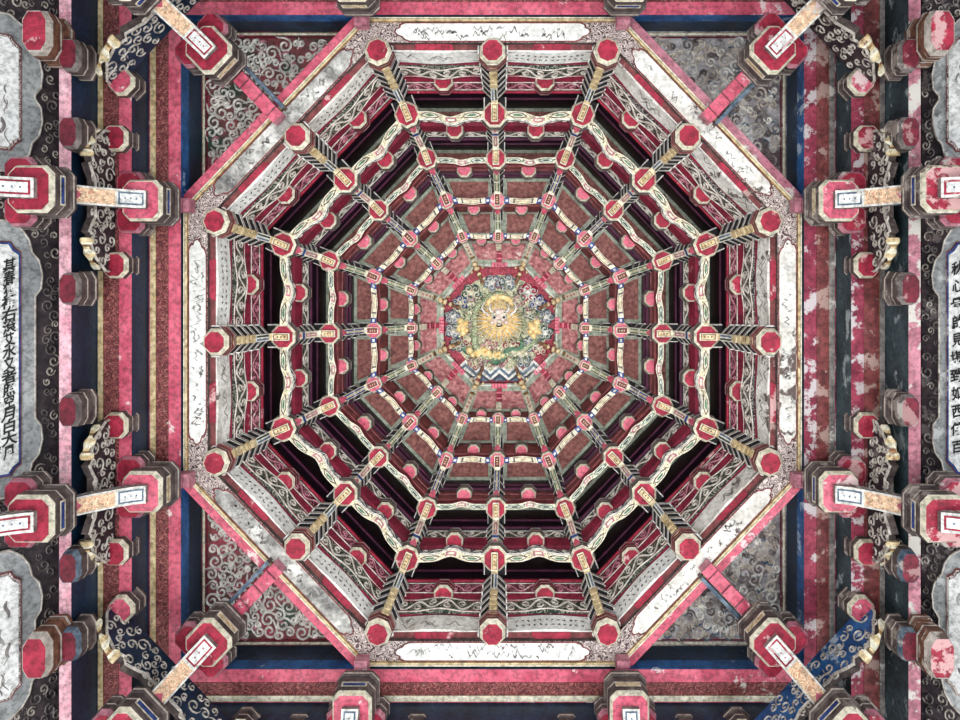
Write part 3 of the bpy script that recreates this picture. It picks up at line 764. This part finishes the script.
# ---------------------------------------------------------------- spandrels
def inside(p, poly):
    s = None
    for a, b in zip(poly, poly[1:] + poly[:1]):
        c = (b[0] - a[0]) * (p[1] - a[1]) - (b[1] - a[1]) * (p[0] - a[0])
        if s is None: s = c > 0
        elif (c > 0) != s: return False
    return True
def spandrel(j):
    sx = 1 if j in (1, 7) else -1; sy = 1 if j in (1, 3) else -1
    z = 4.24
    Pt = lambda x, y, zz: Vector((AX + sx * x, AY + ST * sy * y, EYE + zz))
    worn = j in (7, 1)
    root = thing('spandrel_panel', f"{'grey worn' if worn else 'red and green'} triangular carved scroll panel in the {SIDES[j]} corner", 'carved panel', Matrix.Translation(Pt(OA, OA, z)), 'triangular corner panels')
    d = rr(318, 4.0) * math.sqrt(2) - .14
    tri = [(OA, OA), (d - OA, OA), (OA, d - OA)]
    g = G(); g.prism([Pt(x, y, z) for x, y in tri], [Pt(x, y, z + .04) for x, y in tri], 'spandrel_worn' if worn else 'spandrel_ground', 'dark_red'); g.build('ground', root)
    F = lambda x, y, h: Pt(x, y, z - h)
    g = G(); e = .012
    for off, w, m in ((.014, .016, 'cream'), (.034, .010, 'dark_red')):
        ribbon(g, [(OA - off, d - OA), (OA - off, OA - off)], w, F, .01, m, False); ribbon(g, [(OA - off, OA - off), (d - OA, OA - off)], w, F, .01, m, False)
    g.build('border', root)
    rnd = random.Random(40 + j); g = G(); pl = []
    tri2 = [(OA - .06, OA - .06), (d - OA + .10, OA - .06), (OA - .06, d - OA + .10)]
    for q in range(4000):
        x = rnd.uniform(.6, OA); y = rnd.uniform(.6, OA); R = rnd.choice((.044, .036, .028, .021))
        if not inside((x, y), tri2): continue
        if any(math.hypot(x - a, y - b) < (R + c) * .74 for a, b, c in pl): continue
        pl.append((x, y, R)); a0 = rnd.uniform(0, 6.28); s_ = rnd.choice((1, -1))
        sp = spiral(x, y, R, a0, s_, 1.35, 14)
        tail = [(x + R * (1 + .0) * math.cos(a0) - s_ * -math.sin(a0) * R * k, y + R * math.sin(a0) - s_ * math.cos(a0) * R * k) for k in (1.3, .9, .5, .2)]
        ribbon(g, tail + sp, .0145, F, .013, 'white_line' if not worn else rnd.choice(('scroll_line', 'carved_grey', 'white_line')))
        if q % 5 == 0: ribbon(g, [(x - R + k * .012, y + R * .9 + .01 * math.sin(k)) for k in range(5)], .014, F, .01, 'dull_pink' if not worn else 'slate_blue')
    g.build('scrollwork', root)
for j in (1, 3, 5, 7): spandrel(j)

# ---------------------------------------------------------------- projecting brackets
def bracket(th, t, sh, lab, group, second=True, tint=0):
    """sh: extra distance outward; blocks step down and away from the octagon"""
    root = thing('bracket_arm_set', lab, 'bracket', frame_at(1.78, t, 3.9, th), group)
    S = lambda r, tt, z: P(r, t + tt, z, th)
    # pink strut, notched
    g = G(); n = 4 if sh == 0 else 8; r0, r1 = 1.69, 1.84 + sh
    for q in range(n):
        a, b = lerp(r0, r1, q / n), lerp(r0, r1, (q + .93) / n); dz = .012 * (q % 2)
        box_rt(g, th, a, b, t - .036, t + .036, 3.905 - dz, 3.98, 'pink_paint' if sh else 'dull_pink', 'dull_pink')
    g.build('strut', root)
    if sh:
        g = G(); box_rt(g, th, 1.72, 1.86 + sh, t + .05, t + .07, 3.93, 4.0, 'slate_blue', 'wood_side'); g.build('rail', root)
    blocks = [(1.84 + sh, 3.68, .106), (2.13 + sh, 3.25, .108)]
    for bi, (r, z, R) in enumerate(blocks):
        g = G(); bearing(g, th, r, t, z, R, .20 if bi == 0 else .17, 'pink_paint' if bi == 0 and sh == 0 else 'red_paint', 'cream', 'wood_side', cut=.17, rimh=.032, foot=.86)
        # painted panel on the inner face of the block
        Q = quadmap(S(r - R * 1.004, -.07, z + .022), S(r - R * 1.004, .07, z + .022), S(r - R * 1.004, .07, z + .06), S(r - R * 1.004, -.07, z + .06))
        for kk, m in ((0, 'cream'), (1, 'royal_blue' if (bi or tint) else 'gold')):
            e = kk * .008; rr_ = r - R * 1.012 - .001 - kk * .001
            g.face([S(rr_, -.068 + e, z + .055 + e), S(rr_, .068 - e, z + .055 + e), S(rr_, .068 - e, z + .095 - e), S(rr_, -.068 + e, z + .095 - e)], m)
        g.build('bearing_block', root)
        # secondary pair of blocks, smaller and higher, either side
        for sg in (-1, 1):
            g = G(); bearing(g, th, r + .11, t + sg * .085, z + .085, .075, .13, 'red_paint', 'dull_pink', 'wood_side', cut=.2); g.build('side_block', root)
    # curved arms
    aw = .044
    for ai, (ra, za, rb, zb) in enumerate(((1.80 + sh, 3.655, 2.09 + sh, 3.385), (2.09 + sh, 3.225, 2.46 + sh, 2.93))):
        g = G(); n = 12; prof = []
        for q in range(n + 1):
            u = q / n; prof.append((lerp(ra, rb, u), za + (zb - za) * (u ** 1.5)))
        hgt = .075
        for (p0, q0), (p1, q1) in zip(prof, prof[1:]):
            g.prism([S(p0, -aw, q0), S(p1, -aw, q1), S(p1, aw, q1), S(p0, aw, q0)], [S(p0, -aw, q0 + hgt), S(p1, -aw, q1 + hgt), S(p1, aw, q1 + hgt), S(p0, aw, q0 + hgt)], 'cream', 'carved_grey')
        def U(u, v, h):
            return S(lerp(ra, rb, u), lerp(-aw, aw, v), za + (zb - za) * (max(u, 0) ** 1.5) - h)
        def strip(u0, u1, v0, v1, m, k):
            m_ = 4
            for q in range(m_):
                a, b = lerp(u0, u1, q / m_), lerp(u0, u1, (q + 1) / m_)
                g.face([U(a, v0, .0018 * k), U(b, v0, .0018 * k), U(b, v1, .0018 * k), U(a, v1, .0018 * k)], m)
        strip(0, .40, 0, 1, 'white_line', 1); strip(.03, .37, .14, .86, 'slate_blue' if ai == 0 and not sh else 'red_paint', 2); strip(.055, .345, .24, .76, 'plaque_white', 3)
        for q in range(3): strip(.12 + q * .075, .14 + q * .075, .46, .56, 'slate_blue' if not sh else 'dull_pink', 4)
        strip(.41, .86, .08, .92, 'orange_panel', 1 if ai == 0 else 1); strip(.41, .86, .0, .10, 'white_line', 2); strip(.41, .86, .9, 1, 'white_line', 2)
        strip(.86, 1, 0, 1, 'pink_paint', 1); g.face([U(.86, 0, .0036), U(.76, .5, .0036), U(.86, 1, .0036)], 'pink_paint')
        # fret lines on the flanks
        for sg in (-1, 1):
            for q in range(5):
                u0, u1 = .05 + q * .18, .17 + q * .18; v0, v1 = .018, .058
                pt = lambda u, v, e=0: S(lerp(ra, rb, u), sg * (aw + .0015 + e), za + (zb - za) * u ** 1.5 + v)
                g.face([pt(u0, v0), pt(u1, v0), pt(u1, v1), pt(u0, v1)], 'scroll_line'); g.face([pt(u0 + .02, v0 + .01, .001), pt(u1 - .02, v0 + .01, .001), pt(u1 - .02, v1 - .01, .001), pt(u0 + .02, v1 - .01, .001)], 'black_paint' if q % 2 else 'slate_blue')
        g.build('curved_arm', root)
VT = OA * TAN * 1.0
names = {0: 'right', 2: 'bottom', 4: 'left', 6: 'top'}
for j in (0, 2, 4, 6):
    for sg in (1, -1):
        bracket(j * math.pi / 4, sg * VT, 0.0, f"{HALF[j][0 if sg > 0 else 1]} of two stepped brackets reaching the {names[j]} edge", 'brackets at the octagon corners', tint=sg > 0)
for j in (1, 3, 5, 7):
    bracket(j * math.pi / 4, 0, .27, f"diagonal stepped bracket crossing the triangular panel in the {SIDES[j]} corner", 'diagonal brackets in the corners')

# crossing carved brackets
def crossing(th, t, o, half, z1, drop, lab, board, group, blk='red_paint'):
    root = thing('carved_bracket', lab, 'carved bracket', frame_at(o, t, z1, th), group)
    th_ = .020
    z0 = z1 - drop
    # side outline of the board: (tangential, z)
    def outl(k=1.0):
        pts = [(-half, z1 - .02), (-half * .98, z1 - .10), (-half * .80, z0 + .05), (-half * .62, z0 + .01), (-half * .5, z0 + .035), (-half * .46, z0), (-half * .33, z0 + .03), (-half * .26, z0 + .05), (half * .26, z0 + .05), (half * .33, z0 + .03), (half * .46, z0), (half * .5, z0 + .035), (half * .62, z0 + .01), (half * .80, z0 + .05), (half * .98, z1 - .10), (half, z1 - .02), (half, z1), (-half, z1)]
        return pts
    g = G(); pts = outl()
    g.prism([P(o - th_, t + a, z, th) for a, z in pts], [P(o + th_, t + a, z, th) for a, z in pts], board, 'wood_side'); b = g.build('carved_board', root)
    g = G(); F = lambda x, y, h: P(o - th_ - h, t + x, y, th)
    ribbon(g, pts[:16], .014, F, .012, 'scroll_line', False)
    rnd = random.Random(int(o * 100 + t * 37 + th * 11)); pl = []
    for q in range(1200):
        x = rnd.uniform(-half * .9, half * .9); y = rnd.uniform(z0 + .03, z1 - .03); R = rnd.choice((.045, .034, .024))
        if not (z0 + R + (abs(x) / half > .7) * .05 < y < z1 - R): continue
        if any(math.hypot(x - a, y - c) < (R + d) * .85 for a, c, d in pl): continue
        pl.append((x, y, R)); ribbon(g, spiral(x, y, R, rnd.uniform(0, 6.28), rnd.choice((1, -1)), 1.3, 12), .008, F, .008, 'scroll_line')
    g.build('scrollwork', b)
    for sg in (-1, 1):
        g = G(); bearing(g, th, o - .045, t + sg * half * .90, z1 - .065, .068, .13, blk, 'cream', 'wood_side', cut=.25); g.build('bearing_block', root)
        g = G()   # gilt curl at the foot of the end
        F2 = lambda x, y, h: P(o - th_ * 1.0 + (y), t + sg * x, z0 + .03 - h, th)
        rs = []
        for q in range(15):
            u = q / 14; c = (t + sg * (half * (.55 + .42 * u))); zz = z0 - .006 + .09 * u * u + .008 * math.sin(q * 1.1); w = .017 * (1.1 - .6 * u) + .006 * math.sin(q * 1.1)
            rs.append([P(o + x * w * 1.6 - .01, c, zz + y * w, th) for x, y in ((-1, 0), (-.5, -.8), (.5, -.8), (1, 0), (.5, .8), (-.5, .8))])
        g.rings(rs, ['gold', 'gold', 'cream', 'gold_dark', 'gold', 'cream', 'cream'] * 2, cap='gold'); g.build('gilt_curl', root)
for j in (0, 2, 4, 6):
    for sg in (1, -1):
        crossing(j * math.pi / 4, sg * VT, 2.06, .36, 3.80, .24, f"scroll-carved bracket across the {HALF[j][0 if sg > 0 else 1]} stepped bracket, {names[j]} side", 'dark_carving', 'carved cross brackets on the middle beams')
for j in (1, 3, 5, 7):
    crossing(j * math.pi / 4, 0, 2.40, .50, 3.80, .26, f"large scroll-carved bracket across the diagonal bracket, {SIDES[j]} corner", {3: 'navy', 5: 'navy', 1: 'bright_blue', 7: 'dark_carving'}[j], 'carved cross brackets in the corners', 'pink_paint')

# single bearing blocks along the low beams
def single(j, o, t, z, R, h, face, rim, side, lab, grp):
    th = j * math.pi / 4
    root = thing('bearing_block', lab, 'bearing block', frame_at(o, t, z, th), grp)
    g = G(); bearing(g, th, o, t, z, R, h, face, rim, side, cut=.22, fx=.62, foot=.84); g.build('block', root)
order = ['first', 'second', 'third', 'fourth', 'fifth', 'sixth']
for j in (4, 0):
    tl = [-1.40, -1.03, -.29, .29, 1.03, 1.40]
    for q, t in enumerate(tl):
        tt = -t if j == 4 else t
        single(j, 2.09, tt, 3.47, .078, .17, 'dark_red', 'slate_blue' if q in (4, 5) else 'carved_grey', 'wood_side', f"dark chamfered bearing block under the {names[j]} lowest beam, {order[q]} from the top", 'bearing blocks under the lowest beams')
    for q, t in enumerate((-1.47, 1.40)):
        tt = -t if j == 4 else t
        single(j, 2.18, tt, 3.36, .105, .20, 'red_paint', 'scroll_line', 'wood_brown', f"large brown wooden bearing block by the painted wall, {'upper' if t < 0 else 'lower'} {names[j]} corner", 'brown blocks by the painted walls')
for q, t in enumerate((-.95, -.40, .28, .95)):
    single(2, 2.03, -t, 3.66, .075, .14, 'red_paint', 'teal', 'wood_brown', f"small brown bearing block at the bottom edge, {order[q]} from the left", 'bearing blocks along the bottom beam')

# ---------------------------------------------------------------- painted and carved walls at left and right
def text_geo(g, ch, F, cx, cy, s, m):
    cu = bpy.data.curves.new('glyph', 'FONT'); cu.body = ch; cu.size = 1; cu.align_x = 'CENTER'; cu.align_y = 'CENTER'; cu.offset = .025; cu.resolution_u = 2
    ob = bpy.data.objects.new('glyph', cu); COL.objects.link(ob)
    me = bpy.data.meshes.new_from_object(ob.evaluated_get(bpy.context.evaluated_depsgraph_get()))
    vs = [v.co.copy() for v in me.vertices]
    if vs:
        x0 = sum(v.x for v in vs) / len(vs)
        for p in me.polygons: g.face([F(cx + (vs[i].x) * s, cy + (vs[i].y) * s, .004) for i in p.vertices], m)
    bpy.data.objects.remove(ob); bpy.data.curves.remove(cu); bpy.data.meshes.remove(me)
WO0, WZ0, WO1, WZ1 = 2.30, 3.74, 2.75, 3.30
WL = math.hypot(WO1 - WO0, WZ0 - WZ1)
def side_wall(j):
    th = j * math.pi / 4; nm = names[j]; left = j == 4
    up = 1 if j == 4 else -1                       # +1: tangential coordinate runs up the picture
    def F(x, y, h):
        if not left and h > 0.0155: y -= .035          # x along the picture's vertical (positive = down), y = distance down the wall face
        v = y * .865 / WL; nx, nz = (WZ0 - WZ1) / WL, (WO1 - WO0) / WL
        return P(lerp(WO0, WO1, v) - h * nx, -up * x, lerp(WZ0, WZ1, v) - h * nz, th)
    root = thing('carved_wall_board', f"dark carved scroll board with grey plaques along the {nm} edge", 'carved panel', frame_at(WO0, 0, WZ0, th))
    g = G(); q = [F(-2.9, 0, 0), F(2.9, 0, 0), F(2.9, .74, 0), F(-2.9, .74, 0)]
    g.prism(q, [p + (P(1, 0, 0, th) - P(0, 0, 0, th)) * .05 for p in q], 'dark_carving', 'roof_dark'); wb = g.build('board', root)
    rnd = random.Random(j); g = G(); pl = []
    def plq(x):                                     # upper boundary of grey plaque, along x
        for a, b in ((-1.62, -.86), (-.62, .72), (.98, 1.80)):
            if a < x < b:
                u = min(x - a, b - x); return .115 + (.05 if u < .12 else .0) + (.10 if u < .05 else 0) - (.018 if .16 < u < .34 else 0)
        return .45
    for q in range(2600):
        x = rnd.uniform(-1.9, 2.1); R = rnd.choice((.034, .026, .020)); y = rnd.uniform(.02, .42)
        if y > plq(x) - R * .8 - .01: continue
        if any(math.hypot(x - a, y - b) < (R + c) * .82 for a, b, c in pl): continue
        pl.append((x, y, R)); ribbon(g, spiral(x, y, R, rnd.uniform(0, 6.28), rnd.choice((1, -1)), 1.3, 11), .0105, F, .012, rnd.choice(('carved_grey', 'scroll_line', 'carved_grey')))
    g.build('scrollwork', wb)
    txt = {4: ("其春猶補右滾艾水又者照空月白大風", "山氣如今日月明清江水遠流"), 0: ("秋心母啟見堪致如西使百", "雲山不改舊時青天水長流")}[j]
    for (a, b), pos, kind in zip(((-1.62, -.86), (-.62, .72), (.98, 1.80)), ('upper', 'middle', 'lower'), (0, 1, 0)):
        pq = thing('wall_plaque', f"{'calligraphy plaque' if kind else 'ink-drawn plaque'} in grey scalloped mount, {pos} part of {nm} edge", 'plaque', Matrix.Translation(F((a + b) / 2, .3, .01)), f'plaques on the {nm} wall')
        up_ = [(a + .00, .62), (a, .26), (a + .04, .20), (a + .09, .165), (a + .15, .15), (a + .19, .115), (a + .26, .098), (a + .33, .105), (a + .37, .135), (b - .37, .135), (b - .33, .105), (b - .26, .098), (b - .19, .115), (b - .15, .15), (b - .09, .165), (b - .04, .20), (b, .26), (b, .62)]
        g = G(); g.prism([F(x, y, .022) for x, y in up_], [F(x, y, 0) for x, y in up_], 'grey_plaque', 'scroll_line')
        g.build('mount', pq)
        g = G(); ribbon(g, up_, .011, lambda x, y, h: F(x, y, .022 + h), .007, 'scroll_line', False); g.build('mount_edge', pq)
        y0 = .205 if left else .175; c, d = a + .10, b - .10
        pp = [(c, .62), (c, y0 + .05), (c + .03, y0 + .03), (c + .05, y0), (d - .05, y0), (d - .03, y0 + .03), (d, y0 + .05), (d, .62)]
        for e, h, m in ((0, .030, 'brown_red'), (.006, .034, 'royal_blue' if kind else 'diaper'), (.016, .038, 'plaque_white')):
            g = G()
            s2 = [(x + (e if x < (c + d) / 2 else -e), y + e * (y < .6)) for x, y in pp]
            g.prism([F(x, y, h) for x, y in s2], [F(x, y, .02) for x, y in s2], m, m)
            if h == .038 and not kind:
                for q in range(26):
                    x = rnd.uniform(c + .08, d - .10); y = rnd.uniform(y0 + .06, .55)
                    ribbon(g, [(x + k * .010, y + .012 * math.sin(k * .6 + q) + .02 * math.sin(q) * k / 8) for k in range(rnd.randint(4, 14))], rnd.choice((.006, .010, .018)), lambda X, Y, hh: F(X, Y, .0385 + hh), .002, rnd.choice(('ink_wash', 'carved_grey', 'wood_side', 'carved_grey')))
            g.build({0: 'frame', .006: 'inner_frame', .016: 'face'}[e], pq)
        g = G(); G2 = lambda x, y, h: F(x, y, .0385 + h)
        if kind:
            # writing runs down the picture; characters upright for the viewer below
            def FT(X, Y, h):           # X to the right in the picture, Y up in the picture
                return G2(-Y, (.305 if False else 0) + (FT.y0 - X if left else FT.y0 + X), h)
            for col, (s_, yy, m) in enumerate(((.050, y0 + .062, 'ink'), (.040, y0 + .125, 'ink'))):
                FT.y0 = yy; n = len(txt[col]); 
                for q, ch in enumerate(txt[col]):
                    xx = lerp(c + .09, d - .09, (q + .5) / n)
                    # stretch across: the face is steep, so make glyphs wide on the face to read square from below
                    text_geo(g, ch, lambda X, Y, h, xx=xx, k=rnd.uniform(-.3, .3), e=rnd.uniform(.8, 1.15): FT(X * e + Y * k * .4, -xx + Y + X * .25, h), 0, 0, s_ * (1.35 if col == 0 else 1), m)
            g.build('ink_writing', pq)
side_wall(4); side_wall(0)
